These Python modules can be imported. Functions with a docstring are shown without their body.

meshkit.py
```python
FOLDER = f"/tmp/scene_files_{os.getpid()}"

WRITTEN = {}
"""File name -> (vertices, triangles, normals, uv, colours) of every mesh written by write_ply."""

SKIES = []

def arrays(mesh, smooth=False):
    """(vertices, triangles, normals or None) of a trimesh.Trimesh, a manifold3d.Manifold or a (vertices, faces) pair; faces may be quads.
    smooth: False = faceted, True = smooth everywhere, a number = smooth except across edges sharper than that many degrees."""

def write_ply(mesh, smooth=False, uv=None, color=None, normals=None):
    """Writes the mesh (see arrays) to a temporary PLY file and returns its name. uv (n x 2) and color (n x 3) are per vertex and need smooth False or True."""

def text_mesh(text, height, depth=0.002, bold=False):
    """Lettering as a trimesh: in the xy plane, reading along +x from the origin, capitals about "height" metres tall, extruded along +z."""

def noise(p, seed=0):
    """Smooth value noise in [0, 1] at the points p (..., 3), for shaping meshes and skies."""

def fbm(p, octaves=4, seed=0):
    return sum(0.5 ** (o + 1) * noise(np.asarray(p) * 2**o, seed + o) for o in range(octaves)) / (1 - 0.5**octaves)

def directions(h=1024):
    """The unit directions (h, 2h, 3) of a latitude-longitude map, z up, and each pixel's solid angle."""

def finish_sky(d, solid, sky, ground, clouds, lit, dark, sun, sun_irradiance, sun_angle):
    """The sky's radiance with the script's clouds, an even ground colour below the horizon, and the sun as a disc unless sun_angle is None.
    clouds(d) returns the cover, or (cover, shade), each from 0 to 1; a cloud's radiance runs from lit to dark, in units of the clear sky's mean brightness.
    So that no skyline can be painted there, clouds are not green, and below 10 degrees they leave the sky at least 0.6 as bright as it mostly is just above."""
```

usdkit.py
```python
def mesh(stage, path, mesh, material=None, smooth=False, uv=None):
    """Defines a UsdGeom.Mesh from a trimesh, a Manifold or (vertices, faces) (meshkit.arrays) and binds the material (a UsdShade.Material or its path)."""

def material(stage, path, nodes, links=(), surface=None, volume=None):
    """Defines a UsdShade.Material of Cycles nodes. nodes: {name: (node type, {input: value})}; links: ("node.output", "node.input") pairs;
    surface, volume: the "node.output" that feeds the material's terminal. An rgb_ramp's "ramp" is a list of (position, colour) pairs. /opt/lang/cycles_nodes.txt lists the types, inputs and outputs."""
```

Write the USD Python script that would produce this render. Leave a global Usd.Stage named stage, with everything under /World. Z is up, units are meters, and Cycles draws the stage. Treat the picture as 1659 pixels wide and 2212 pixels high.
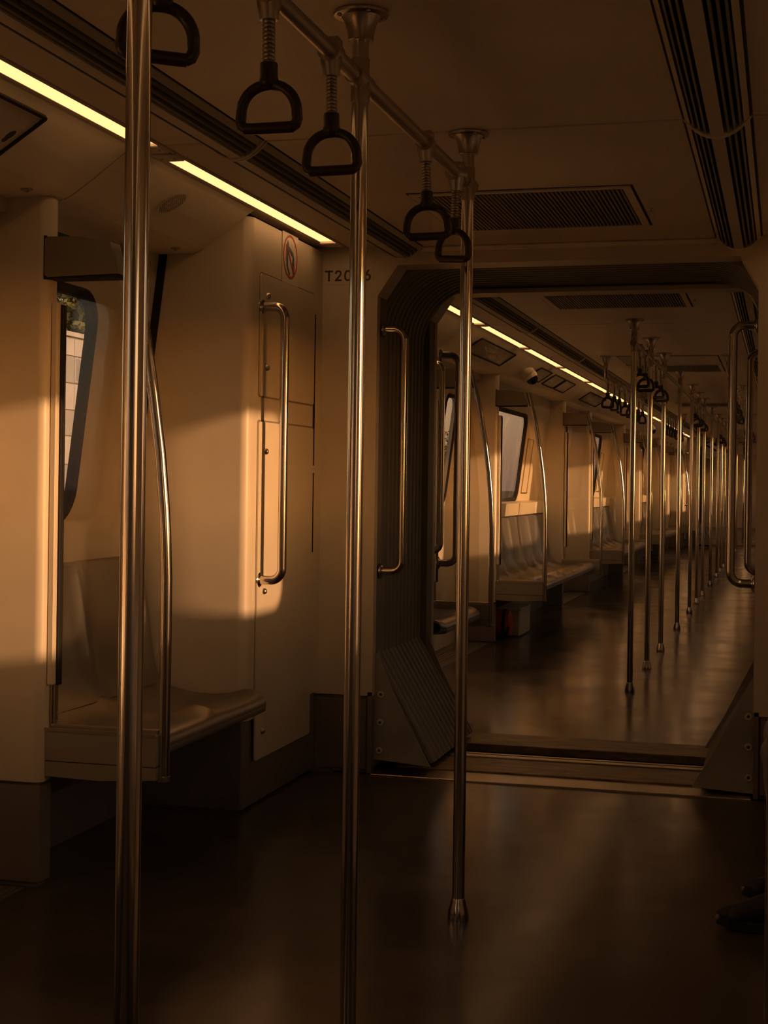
import math, random
import numpy as np, trimesh, usdkit, meshkit
import manifold3d as m3
from shapely.geometry import Polygon, box as sbox, Point, LineString
from shapely import affinity
from pxr import Usd, UsdGeom, UsdLux, UsdShade, Gf, Sdf

stage = Usd.Stage.CreateInMemory()
UsdGeom.SetStageUpAxis(stage, 'Z'); UsdGeom.SetStageMetersPerUnit(stage, 1.0)
WORLD = UsdGeom.Xform.Define(stage, '/World'); UsdGeom.Scope.Define(stage, '/World/Looks')
stage.SetDefaultPrim(WORLD.GetPrim())
rnd = random.Random(7)
PI = math.pi

# ------------------------------------------------------------------ camera, sky, sun, exposure
EXPOSURE = 0.0
F, YAW, ROLL, CY, XC, HC = 3172.26, 0.266114, 0.0133784, 1041.82, 0.841607, 1.186106   # fitted to the photograph (1659 x 2212)
SUN_COLOR, SUN_E, SUN_SIZE = (1.0, 0.50, 0.225), 1.27, 1.1
SUN_DIR = (-1.0, 0.25, -0.145)
SKY_STRENGTH = 0.20
LAMP = (2.00, 0.98, 0.37)
cam = UsdGeom.Camera.Define(stage, '/World/camera')
cam.CreateHorizontalApertureAttr(36.0); cam.CreateVerticalApertureAttr(48.0)
cam.CreateFocalLengthAttr(F / 1659 * 36.0)
cam.CreateVerticalApertureOffsetAttr(-(1106 - CY) / 1659 * 36.0)
cam.CreateClippingRangeAttr(Gf.Vec2f(0.05, 2000.0)); cam.CreateExposureAttr(EXPOSURE)
fw = np.array([-math.sin(YAW), math.cos(YAW), 0.0]); rt = np.array([math.cos(YAW), math.sin(YAW), 0.0]); up = np.cross(rt, fw)
R0 = math.cos(ROLL) * rt + math.sin(ROLL) * up; R1 = -math.sin(ROLL) * rt + math.cos(ROLL) * up
cam.AddTransformOp().Set(Gf.Matrix4d(*R0, 0, *R1, 0, *(-fw), 0, XC, 0.0, HC, 1))

sky = UsdLux.DomeLight.Define(stage, '/World/sky')
skym = usdkit.material(stage, '/World/Looks/sky', {
    's': ('sky_texture', {'sky_type': 'multiple_scattering', 'sun_disc': False, 'sun_elevation': math.radians(8), 'sun_rotation': math.radians(108), 'aerosol_density': 2.5}),
    't': ('mix_color', {'blend_type': 'multiply', 'fac': 1.0, 'b': (1.0, 0.62, 0.40), 'use_clamp': False}),
    'b': ('background_shader', {'strength': SKY_STRENGTH})},
    [('s.color', 't.a'), ('t.result', 'b.color')], surface='b.background')
UsdShade.MaterialBindingAPI.Apply(sky.GetPrim()).Bind(skym)
sun = UsdLux.DistantLight.Define(stage, '/World/sun')
sun.CreateColorAttr(Gf.Vec3f(*SUN_COLOR)); sun.CreateIntensityAttr(SUN_E); sun.CreateAngleAttr(SUN_SIZE); sun.CreateNormalizeAttr(True)
zz = -np.array(SUN_DIR); zz /= np.linalg.norm(zz); xx = np.cross([0, 0, 1], zz); xx /= np.linalg.norm(xx); yy = np.cross(zz, xx)
sun.AddTransformOp().Set(Gf.Matrix4d(*xx, 0, *yy, 0, *zz, 0, 0, 0, 0, 1))

# ------------------------------------------------------------------ materials
def pm(name, color, rough=0.5, metal=0.0, vary=0.0, scale=6.0, bump=0.0, bscale=60.0, stretch=(1, 1, 1), rvary=0.0, **kw):
    n = {'p': ('principled_bsdf', dict(base_color=color, roughness=rough, metallic=metal, **kw))}; l = []
    if vary or bump or rvary:
        n['g'] = ('texture_coordinate', {}); n['m'] = ('mapping', {'scale': stretch}); l += [('g.object', 'm.vector')]
    if vary or rvary:
        n['n'] = ('noise_texture', {'scale': scale, 'detail': 4.0}); l += [('m.vector', 'n.vector')]
    if vary:
        lo = tuple(c * (1 - vary) for c in color); hi = tuple(min(1, c * (1 + vary)) for c in color)
        n['r'] = ('rgb_ramp', {'ramp': [(0.3, lo), (0.7, hi)]}); l += [('n.fac', 'r.fac'), ('r.color', 'p.base_color')]
    if rvary:
        n['rr'] = ('map_range', {'from_min': 0.3, 'from_max': 0.7, 'to_min': rough - rvary, 'to_max': rough + rvary, 'clamp': True}); l += [('n.fac', 'rr.value'), ('rr.result', 'p.roughness')]
    if bump:
        n['n2'] = ('noise_texture', {'scale': bscale, 'detail': 3.0}); n['b'] = ('bump', {'strength': bump, 'distance': 0.002})
        l += [('m.vector', 'n2.vector'), ('n2.fac', 'b.height'), ('b.normal', 'p.normal')]
    return usdkit.material(stage, '/World/Looks/' + name, n, l, surface='p.BSDF')

CREAM = pm('cream_panel', (0.65, 0.575, 0.45), 0.38, vary=0.05, scale=3)
CEIL = pm('ceiling_cream', (0.76, 0.66, 0.52), 0.42, vary=0.05, scale=2)
COVE = pm('cove_cream', (0.80, 0.71, 0.56), 0.45, vary=0.05, scale=3)
KICK = pm('kick_grey', (0.19, 0.16, 0.14), 0.32, vary=0.10, scale=4)
PLATE = pm('transom_grey', (0.20, 0.17, 0.12), 0.45)
SEATPANEL = pm('seat_end_grey', (0.28, 0.25, 0.20), 0.42)
FLOORM = pm('vinyl_floor', (0.062, 0.051, 0.040), 0.19, vary=0.12, scale=2.2, bump=0.10, bscale=22, rvary=0.04, specular_ior_level=0.22)
STEEL = pm('brushed_steel', (0.66, 0.61, 0.55), 0.15, 1.0, bump=0.02, bscale=90, stretch=(1, 1, 0.05))
STEELR = pm('satin_steel', (0.52, 0.46, 0.38), 0.33, 1.0)
SEATM = pm('seat_steel', (0.34, 0.305, 0.26), 0.36, 0.80, vary=0.06, scale=7)
RUBBER = pm('black_rubber', (0.02, 0.018, 0.016), 0.7, specular_ior_level=0.25)
BELLOW = pm('bellows_grey', (0.25, 0.235, 0.20), 0.55, vary=0.1, scale=5)
BELLOWIN = pm('bellows_dark', (0.12, 0.11, 0.09), 0.6, vary=0.1, scale=5)
JAMB = pm('jamb_brown', (0.22, 0.19, 0.155), 0.5)
GUSS = pm('gusset_grey', (0.31, 0.30, 0.26), 0.6, vary=0.12, scale=6)
RIVETW = pm('rivet_white', (0.55, 0.52, 0.46), 0.4)
DARK = pm('duct_black', (0.012, 0.011, 0.010), 0.7)
FIN = pm('duct_fin', (0.18, 0.16, 0.13), 0.5)
BANDM = pm('duct_band', (0.60, 0.53, 0.42), 0.5)
SLAT = pm('grille_slat', (0.30, 0.26, 0.20), 0.5)
HANDLE = pm('strap_plastic', (0.035, 0.022, 0.018), 0.30)
SPRINGM = pm('spring_steel', (0.42, 0.37, 0.30), 0.36, 1.0)
TREAD = pm('tread_plate', (0.23, 0.18, 0.12), 0.42, 0.5, vary=0.45, scale=26, bump=0.9, bscale=70, stretch=(0.35, 1, 1))
SILL = pm('sill_metal', (0.16, 0.14, 0.115), 0.45, 0.4)
ALU = pm('aluminium', (0.55, 0.49, 0.40), 0.30, 1.0, vary=0.12, scale=10)
PAPER = pm('label_paper', (0.66, 0.58, 0.44), 0.55, vary=0.04)
INK = pm('black_ink', (0.03, 0.026, 0.022), 0.5)
RED = pm('sign_red', (0.42, 0.06, 0.03), 0.5)
BLUE = pm('sign_blue', (0.05, 0.12, 0.20), 0.5)
STICK = pm('sticker_white', (0.70, 0.62, 0.52), 0.35)
GREEN = pm('sticker_green', (0.03, 0.16, 0.04), 0.5)
POSTER = pm('poster_sheet', (0.40, 0.36, 0.29), 0.18, vary=0.25, scale=9)
SHEETM = pm('panel_sheet', (0.62, 0.56, 0.46), 0.42, vary=0.08, scale=5)
EXTRED = pm('extinguisher_red', (0.36, 0.045, 0.02), 0.35)
BOXM = pm('holder_beige', (0.46, 0.40, 0.30), 0.55)
TROUSER = pm('trouser_grey', (0.24, 0.20, 0.165), 0.9, vary=0.12, scale=40, bump=0.5, bscale=400)
SHIRT = pm('shirt_dark', (0.06, 0.055, 0.06), 0.9)
SKIN = pm('skin', (0.38, 0.22, 0.14), 0.5)
HAIR = pm('hair', (0.02, 0.015, 0.012), 0.5)
SHOEM = pm('shoe_black', (0.012, 0.011, 0.011), 0.6)
SOLE = pm('sole_tan', (0.30, 0.20, 0.07), 0.6)
TILE = pm('facade_tile', (0.37, 0.42, 0.52), 0.6, vary=0.08, scale=1.5)
TILED = pm('facade_tile_grey', (0.27, 0.31, 0.38), 0.6, vary=0.08, scale=1.5)
TILEW = pm('facade_window', (0.20, 0.24, 0.32), 0.35, vary=0.15, scale=1.2)
TILEB = pm('facade_joint', (0.16, 0.16, 0.16), 0.8)
GROUND = pm('ground_gravel', (0.13, 0.12, 0.10), 0.9, vary=0.2, scale=1)
BARK = pm('bark', (0.10, 0.08, 0.06), 0.9)
LEAF = usdkit.material(stage, '/World/Looks/leaf', {'d': ('diffuse_bsdf', {'color': (0.055, 0.075, 0.05)}), 't': ('translucent_bsdf', {'color': (0.06, 0.08, 0.03)}), 'x': ('mix_closure', {'fac': 0.3})}, [('d.BSDF', 'x.closure1'), ('t.BSDF', 'x.closure2')], surface='x.closure')
LEAF2 = usdkit.material(stage, '/World/Looks/leaf_pale', {'d': ('diffuse_bsdf', {'color': (0.16, 0.19, 0.12)}), 't': ('translucent_bsdf', {'color': (0.06, 0.08, 0.03)}), 'x': ('mix_closure', {'fac': 0.2})}, [('d.BSDF', 'x.closure1'), ('t.BSDF', 'x.closure2')], surface='x.closure')
def pane(name, tint, base, rough=0.02):
    return usdkit.material(stage, '/World/Looks/' + name, {'f': ('layer_weight', {'blend': 0.5}), 'p': ('math', {'math_type': 'power', 'value2': 5.0}), 'm': ('math', {'math_type': 'multiply_add', 'value2': 0.75, 'value3': base}),
        't': ('transparent_bsdf', {'color': tint}), 'g': ('glossy_bsdf', {'color': (1, 1, 1), 'roughness': rough}), 'x': ('mix_closure', {})},
        [('f.facing', 'p.value1'), ('p.value', 'm.value1'), ('m.value', 'x.fac'), ('t.BSDF', 'x.closure1'), ('g.BSDF', 'x.closure2')], surface='x.closure')
GLASS = pane('window_glass', (0.88, 0.88, 0.86), 0.035)
SCREENG = pane('screen_glass', (0.93, 0.92, 0.89), 0.035)
ETCH = pm('etched_mark', (0.45, 0.40, 0.32), 0.6, alpha=0.35)
LAMPM = usdkit.material(stage, '/World/Looks/lamp_strip', {'e': ('emission', {'color': LAMP, 'strength': 1.0})}, surface='e.emission')

LENSE = usdkit.material(stage, '/World/Looks/lamp_lens_edge', {'e': ('emission', {'color': (LAMP[0] * .09, LAMP[1] * .08, LAMP[2] * .05), 'strength': 1.0})}, surface='e.emission')

# ------------------------------------------------------------------ helpers
GROUPS = dict(grab_pole='steel grab poles along the aisle', hanging_strap='hanging straps on the overhead rails', ceiling_light='light strips along both ceiling edges', air_diffuser='slotted air diffusers in the ceiling',
    draught_screen='glass draught screens beside the doors', bench_seat='steel benches along the walls', grab_bar='C-shaped grab bars', ceiling_grille='return air grilles in the ceiling', overhead_rail='overhead hand rails',
    equipment_cabinet='equipment cabinets at the car ends', advert_frame='framed panels on the left cove', cove_screw='dome screws on the cove', security_camera='dome cameras on the cove', tree='trees outside the train')
def numbered(path):
    if not stage.GetPrimAtPath(path): return path
    i = 1
    while stage.GetPrimAtPath(f'{path}_{i:03d}'): i += 1
    return f'{path}_{i:03d}'
def tag(o, label=None, cat=None, group=None, kind=None):
    for k, v in (('label', label), ('category', cat), ('group', group), ('kind', kind)):
        if v: o.SetCustomDataByKey(k, v)
    return o
def place(x, loc, rot):
    x.AddTranslateOp().Set(Gf.Vec3d(*map(float, loc)))
    x.AddRotateXYZOp().Set(Gf.Vec3f(*map(float, rot)))
def thing(name, label, cat, loc=(0, 0, 0), rot=(0, 0, 0), group=None, kind=None):
    x = UsdGeom.Xform.Define(stage, numbered('/World/' + name)); place(x, loc, rot)
    group = group or GROUPS.get(name)
    return tag(x.GetPrim(), label, cat, group, kind)
def obj(name, mesh, m, parent=None, smooth=False, label=None, cat=None, group=None, kind=None):
    if isinstance(mesh, M): mesh = mesh.get()
    path = numbered((str(parent.GetPath()) if parent else '/World') + '/' + name)
    return tag(usdkit.mesh(stage, path, mesh, m, smooth=smooth).GetPrim(), label, cat, group, kind)
def dup(root, label, loc, rot=(0, 0, 0), group=None, name=None):
    was = root.GetCustomData(); base = name or root.GetName().rstrip('0123456789').rstrip('_')
    r = thing(base, label, was['category'], loc, rot, group or was.get('group'))
    # the reference brings no transform of its own: parts hang under a class-free source, ops are set here
    r.GetReferences().AddInternalReference(root.GetPath()); r.SetInstanceable(True)
    return r
def struct(name, label, cat, **k): return thing(name, label, cat, kind='structure', **k)

class M:
    def __init__(s): s.v, s.f, s.n = [], [], 0
    def add(s, v, f):
        v, f = np.asarray(v, float), np.asarray(f, int)
        if f.shape[1] == 4: f = np.vstack([f[:, [0, 1, 2]], f[:, [0, 2, 3]]])
        s.v.append(v); s.f.append(f + s.n); s.n += len(v); return s
    def mesh(s, t):
        if hasattr(t, 'to_mesh'): q = t.to_mesh(); return s.add(q.vert_properties[:, :3], q.tri_verts)
        return s.add(t.vertices, t.faces)
    def box(s, x0, x1, y0, y1, z0, z1, b=0.0):
        x0, x1, y0, y1, z0, z1 = min(x0, x1), max(x0, x1), min(y0, y1), max(y0, y1), min(z0, z1), max(z0, z1)
        if b:
            b = min(b, (x1 - x0) * .45, (y1 - y0) * .45, (z1 - z0) * .45)
            p = []
            for X in (x0, x1):
                for Y in (y0, y1):
                    for Z in (z0, z1):
                        ix, iy, iz = (b if X == x0 else -b), (b if Y == y0 else -b), (b if Z == z0 else -b)
                        p += [(X, Y + iy, Z + iz), (X + ix, Y, Z + iz), (X + ix, Y + iy, Z)]
            return s.mesh(trimesh.convex.convex_hull(np.array(p)))
        v = [(x, y, z) for x in (x0, x1) for y in (y0, y1) for z in (z0, z1)]
        return s.add(v, [(0, 1, 3, 2), (4, 6, 7, 5), (0, 4, 5, 1), (2, 3, 7, 6), (0, 2, 6, 4), (1, 5, 7, 3)])
    def tube(s, path, r, n=14, cap=True):
        P = np.asarray(path, float); k = len(P); r = np.broadcast_to(np.asarray(r, float), (k,))
        T = np.gradient(P, axis=0); T /= np.linalg.norm(T, axis=1)[:, None]
        a = np.array([0, 0, 1.0]) if abs(T[0][2]) < .9 else np.array([1.0, 0, 0])
        u = np.cross(T[0], a); u /= np.linalg.norm(u); rings = []
        for i in range(k):
            u = u - T[i] * (u @ T[i]); u /= np.linalg.norm(u); w = np.cross(T[i], u)
            q = np.linspace(0, 2 * PI, n, endpoint=False)
            rings.append(P[i] + r[i] * (np.cos(q)[:, None] * u + np.sin(q)[:, None] * w))
        v = np.vstack(rings); f = []
        for i in range(k - 1):
            for j in range(n):
                a0, b0 = i * n + j, i * n + (j + 1) % n
                f += [(a0, b0, b0 + n, a0 + n)]
        s.add(v, f)
        if cap:
            for ring, flip in ((rings[0], 1), (rings[-1], 0)):
                c = np.vstack([ring, ring.mean(0)])
                s.add(c, [((j + 1) % n, j, n) if flip else (j, (j + 1) % n, n) for j in range(n)])
        return s
    def lathe(s, prof, c=(0, 0, 0), n=28, axis='z'):
        prof = np.asarray(prof, float); q = np.linspace(0, 2 * PI, n, endpoint=False); v = []
        for r, h in prof: v.append(np.stack([r * np.cos(q), r * np.sin(q), np.full(n, h)], 1))
        v = np.vstack(v); f = []
        for i in range(len(prof) - 1):
            for j in range(n):
                a, b = i * n + j, i * n + (j + 1) % n
                f.append((a, b, b + n, a + n))
        if axis == 'x': v = v[:, [2, 0, 1]]
        if axis == 'y': v = v[:, [1, 2, 0]]
        return s.add(v + np.asarray(c), f)
    def prism(s, poly, a0, a1, axis):
        """poly in the two other axes (order x,y,z without axis), extruded from a0 to a1 along axis"""
        polys = getattr(poly, 'geoms', [poly])
        for g in polys:
            t = trimesh.creation.extrude_polygon(g, a1 - a0, engine='earcut'); v = t.vertices.copy()
            w = v[:, 2] + a0
            if axis == 'z': v = np.stack([v[:, 0], v[:, 1], w], 1); f = t.faces
            elif axis == 'y': v = np.stack([v[:, 0], w, v[:, 1]], 1); f = t.faces[:, ::-1]
            else: v = np.stack([w, v[:, 0], v[:, 1]], 1); f = t.faces
            s.add(v, f)
        return s
    def strip(s, prof, y0, y1, t=None):
        """an open profile [(x,z)...] swept along y, given thickness t along z (up)"""
        p = np.asarray(prof, float); q = p + np.array([0, t]) if t else p
        loop = np.vstack([p, q[::-1]])
        return s.prism(Polygon(loop).buffer(0), y0, y1, 'y')
    def move(s, d): s.v = [v + np.asarray(d) for v in s.v]; return s
    def get(s): return (np.vstack(s.v), np.vstack(s.f))

def fillet(pts, r, n=8):
    P = [np.asarray(p, float) for p in pts]; out = [P[0]]
    for i in range(1, len(P) - 1):
        a, b = P[i - 1] - P[i], P[i + 1] - P[i]; la, lb = np.linalg.norm(a), np.linalg.norm(b); a /= la; b /= lb
        ang = math.acos(max(-1, min(1, a @ b))); d = min(r / math.tan(ang / 2), la * .49, lb * .49); rr = d * math.tan(ang / 2)
        c = P[i] + (a + b) / np.linalg.norm(a + b) * (rr / math.sin(ang / 2)); p0, p1 = P[i] + a * d, P[i] + b * d
        e0, e1 = p0 - c, p1 - c; w = math.acos(max(-1, min(1, (e0 @ e1) / (rr * rr))))
        for k in range(n + 1):
            t = k / n; out.append(c + (math.sin((1 - t) * w) * e0 + math.sin(t * w) * e1) / math.sin(w))
    return out + [P[-1]]
def rrect(a0, b0, a1, b1, r): return sbox(a0 + r, b0 + r, a1 - r, b1 - r).buffer(r, quad_segs=6)
SIDE = {-1: 'left', 1: 'right'}

# ------------------------------------------------------------------ layout along the train (y, metres from the camera)
NEAR0, NEAR1, FAR0, FAR1, END1 = -4.3, 5.757, 6.83, 29.4, 44.0
ZC = 2.14
def wx(z): return 1.352 + 0.124 * (2.0 - z) if z >= 1.05 else 1.47
def sheet(m, poly, t0, t1, side):
    """a polygon in (y, z) laid on the leaning upper side wall"""
    for g in getattr(poly, 'geoms', [poly]):
        t = trimesh.creation.extrude_polygon(g, t1 - t0, engine='earcut'); v = t.vertices
        X = side * (1.352 + 0.124 * (2.0 - v[:, 1]) + v[:, 2] + t0)
        f = t.faces if side > 0 else t.faces[:, ::-1]
        m.add(np.stack([X, v[:, 0], v[:, 1]], 1), f)
    return m

CARS = [  # (y0, y1, doors [(a,b)], end cabinets [(a,b)])
    dict(i=0, y0=NEAR0, y1=NEAR1, doors=[(-3.66, -1.72), (1.87, 3.83)], cabs=[(4.916, 5.757)], joints=[-1.9, 0.0, 1.9, 3.89], where='near car'),
    dict(i=1, y0=FAR0, y1=FAR1, doors=[(8.77, 10.73), (14.28, 16.2), (19.84, 22.0), (25.63, 27.6)], cabs=[(6.83, 7.69), (28.56, 29.4)], joints=[8.72, 10.87, 12.8, 14.8, 16.9, 18.9, 20.9, 23.0, 25.0, 27.0], where='next car'),
    dict(i=2, y0=30.45, y1=END1, doors=[(32.4, 34.4), (37.9, 39.9)], cabs=[(30.45, 31.3)], joints=[32.4, 34.4, 36.4, 38.4, 40.4, 42.4], where='third car'),
]
ORD = ['first', 'second', 'third', 'fourth', 'fifth', 'sixth', 'seventh', 'eighth', 'ninth', 'tenth', 'eleventh', 'twelfth', 'thirteenth', 'fourteenth', 'fifteenth', 'sixteenth', 'seventeenth', 'eighteenth', 'nineteenth', 'twentieth']

def spans(y0, y1, joints, g=0.009):
    e = [y0] + [j for j in joints if y0 < j < y1] + [y1]
    return [(a + (g / 2 if k else 0), b - (g / 2 if k < len(e) - 2 else 0)) for k, (a, b) in enumerate(zip(e, e[1:]))]
def cove_profile(s):
    a = [(.992, 2.1465), (1.008, 2.137), (1.10, 2.070), (1.185, 2.014), (1.205, 2.005), (1.225, 2.001), (1.26, 2.0), (1.36, 2.0)]
    return [(s * x, z) for x, z in a]

for C in CARS:
    y0, y1, w = C['y0'], C['y1'], C['where']
    # floor
    f0, f1 = (y0, 5.735) if C['i'] == 0 else (6.80, 29.44) if C['i'] == 1 else (30.42, y1)
    fl = M().box(-1.52, 1.52, f0, f1, -0.06, 0.0)
    obj('floor', fl, FLOORM, label=f'dark brown glossy vinyl floor of the {w}', cat='floor', kind='structure')
    # ceiling
    ce = struct('ceiling', f'cream ceiling lining of the {w} with side coves', 'ceiling')
    obj('roof_shell', M().box(-1.6, 1.6, y0 - .02, y1 + .02, 2.20, 2.24).box(-1.6, -1.38, y0 - .02, y1 + .02, 1.97, 2.2).box(1.38, 1.6, y0 - .02, y1 + .02, 1.97, 2.2), DARK, ce)
    for a, b in spans(y0, y1, C['joints']):
        obj('ceiling_panel', M().box(-.578, .578, a, b, ZC, ZC + .02, .004), CEIL, ce)
        for s in (-1, 1):
            obj('side_panel', M().box(s * .748, s * .886, a, b, ZC + .002, ZC + .02, .004), CEIL, ce)
    for j in C['joints']:
        if y0 < j < y1: obj('joint_filler', M().box(-.578, .578, j - .004, j + .004, ZC + .003, ZC + .018), RUBBER, ce); obj('joint_filler', M().box(-.886, -.748, j - .004, j + .004, ZC + .005, ZC + .018), RUBBER, ce); obj('joint_filler', M().box(.748, .886, j - .004, j + .004, ZC + .005, ZC + .018), RUBBER, ce)
    cabs = C['cabs']; c0 = max([b for a, b in cabs if a < y0 + .1], default=y0); c1 = min([a for a, b in cabs if b > y1 - .1], default=y1)
    cj = sorted([d for dd in C['doors'] for d in (dd[0] - .08, dd[1] + .08)])
    for s in (-1, 1): obj('lamp_ledge', M().box(s * .9862, s * 1.03, y0, y1, 2.1478, 2.165), CEIL, ce)
    for s in (-1, 1):
        for j in cj:
            if c0 < j < c1: obj('joint_filler', M().strip([(x, z + .003) for x, z in cove_profile(s)], j - .003, j + .003, .012), RUBBER, ce)
        for a, b in spans(c0, c1, cj, .007):
            obj('cove_panel', M().strip(cove_profile(s), a, b, .02), COVE, ce)
    # side walls: lower and upper linings with window holes, pillars with kick plates
    C['windows'], C['bays'] = [], []
    bays = []; e = [y0] + [d for dd in C['doors'] for d in dd] + [y1]
    for k in range(0, len(e), 2): bays.append((e[k], e[k + 1]))
    for s in (-1, 1):
        wl = struct('wall_' + SIDE[s], f'cream {SIDE[s]} side wall lining of the {w}', 'wall')
        for (a, b) in bays:
            first, last = abs(a - y0) < .01, abs(b - y1) < .01
            A = a + (0 if first else .0); B = b
            ca = [c for c in cabs if c[0] < b and c[1] > a]
            wa, wb = A + (0 if first else .03), B - (0 if last else .03)
            lo = M().box(s * 1.47, s * 1.519, wa, wb, 0.0, 1.05)
            obj('lower_lining', lo, CREAM, wl)
            hole = []
            if ca:   # the short bay beside the equipment cabinet
                if abs(ca[0][0] - y0) < .1: hole = [(ca[0][1] + .42, ca[0][1] + .90)]
                elif s < 0: hole = [(ca[0][0] - .90, ca[0][0] - .46)]
                else: hole = [(ca[0][0] - .69, ca[0][0] - .245)]
            elif B - A > 2.5: hole = [(A + .62, A + .62 + (B - A) * .455)]
            if (C['i'] == 0 and first): hole = []
            poly = sbox(wa, 1.05, wb, 2.02)
            for h in hole: poly = poly.difference(rrect(h[0], 1.06, h[1], 1.78, .095))
            up_ = sheet(M(), poly, 0.0, .020, s)
            obj('upper_lining', up_, CREAM, wl)
            for h in hole: C['windows'].append((s, h))
            if s < 0: C['bays'].append((a, b, bool(ca)))
            for pa, pb in (([] if first else [(a, a + .08)]) + ([] if last else [(b - .08, b)])):
                r = .028
                pg = rrect(1.217, pa, 1.217 + .4, pb, r).intersection(sbox(1.2, pa, 1.52, pb))
                if s < 0: pg = affinity.scale(pg, -1, 1, origin=(0, 0))
                p = obj('pillar', M().prism(pg, .305, 2.0, 'z'), CREAM, wl, smooth=35)
                obj('kick_plate', M().box(s * 1.222, s * 1.52, pa + .005, pb - .005, 0.012, .295, .004).box(s * 1.235, s * 1.52, pa + .015, pb - .015, 0, .31), KICK, p)
        for (a, b) in C['doors']:   # header above each door
            obj('door_header', M().box(s * 1.405, s * 1.52, a, b, 1.86, 2.01, .006).box(s * 1.35, s * 1.41, a, b, 1.955, 2.01), CREAM, wl)

# side windows: gasket and pane
for C in CARS:
    seen = {-1: 0, 1: 0}
    for s, (a, b) in C['windows']:
        n = seen[s]; seen[s] += 1
        t = struct('window_%d' % (sum(1 for p in stage.GetPrimAtPath('/World').GetChildren() if p.GetName().startswith('window_')) + 1),
                   f'{ORD[n]} rounded window in the {SIDE[s]} wall of the {C["where"]}', 'window')
        inner = rrect(a + .004, 1.064, b - .004, 1.776, .092); outer = rrect(a - .028, 1.034, b + .028, 1.806, .12)
        obj('gasket', sheet(M(), outer.difference(inner), -.010, .019, s), RUBBER, t)
        obj('pane', sheet(M(), rrect(a + .001, 1.061, b - .001, 1.779, .094), .010, .015, s), GLASS, t)

# sliding doors
DN = 0
for C in CARS:
    for k, (a, b) in enumerate(C['doors']):
        for s in (-1, 1):
            sl = thing('door_sill', f'ribbed metal sill plate of the {ORD[k]} {SIDE[s]} doors of the {C["where"]}', 'door sill', (s * 1.33, (a + b) / 2, 0), group='ribbed door sill plates')
            obj('plate', M().box(*((-.13, .07) if s < 0 else (-.07, .13)), a - (a + b) / 2 + .01, b - (a + b) / 2 - .01, -.01, .003, .001), SILL, sl)
            for q in range(6): obj('rib', M().box(*sorted((s * (-.055 + q * .030), s * (-.043 + q * .030))), a - (a + b) / 2 + .02, b - (a + b) / 2 - .02, .002, .006, .002), SILL, sl)
            DN += 1; mid = (a + b) / 2
            t = struct('door_%d' % DN, f'{ORD[k]} pair of sliding doors on the {SIDE[s]} side of the {C["where"]}', 'door')
            for l0, l1, w0, w1 in ((a - .02, mid - .004, mid - .53, mid - .18), (mid + .004, b + .02, mid + .18, mid + .53)):
                poly = sbox(l0, 1.0, l1, 2.0).difference(rrect(w0, 1.06, w1, 1.79, .07))
                lf = sheet(M(), poly, .045, .075, s).box(s * (1.352 + .124 + .045), s * (1.352 + .124 + .075), l0, l1, -.02, 1.0)
                obj('leaf', lf, CREAM, t)
                obj('leaf_gasket', sheet(M(), rrect(w0 - .022, 1.038, w1 + .022, 1.812, .09).difference(rrect(w0 + .003, 1.063, w1 - .003, 1.787, .067)), .036, .048, s), RUBBER, t)
                obj('leaf_pane', sheet(M(), rrect(w0 + .001, 1.061, w1 - .001, 1.789, .069), .058, .063, s), GLASS, t)
            obj('seal', sheet(M(), sbox(mid - .018, 1.0, mid + .018, 1.99), .036, .078, s), RUBBER, t)

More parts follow.
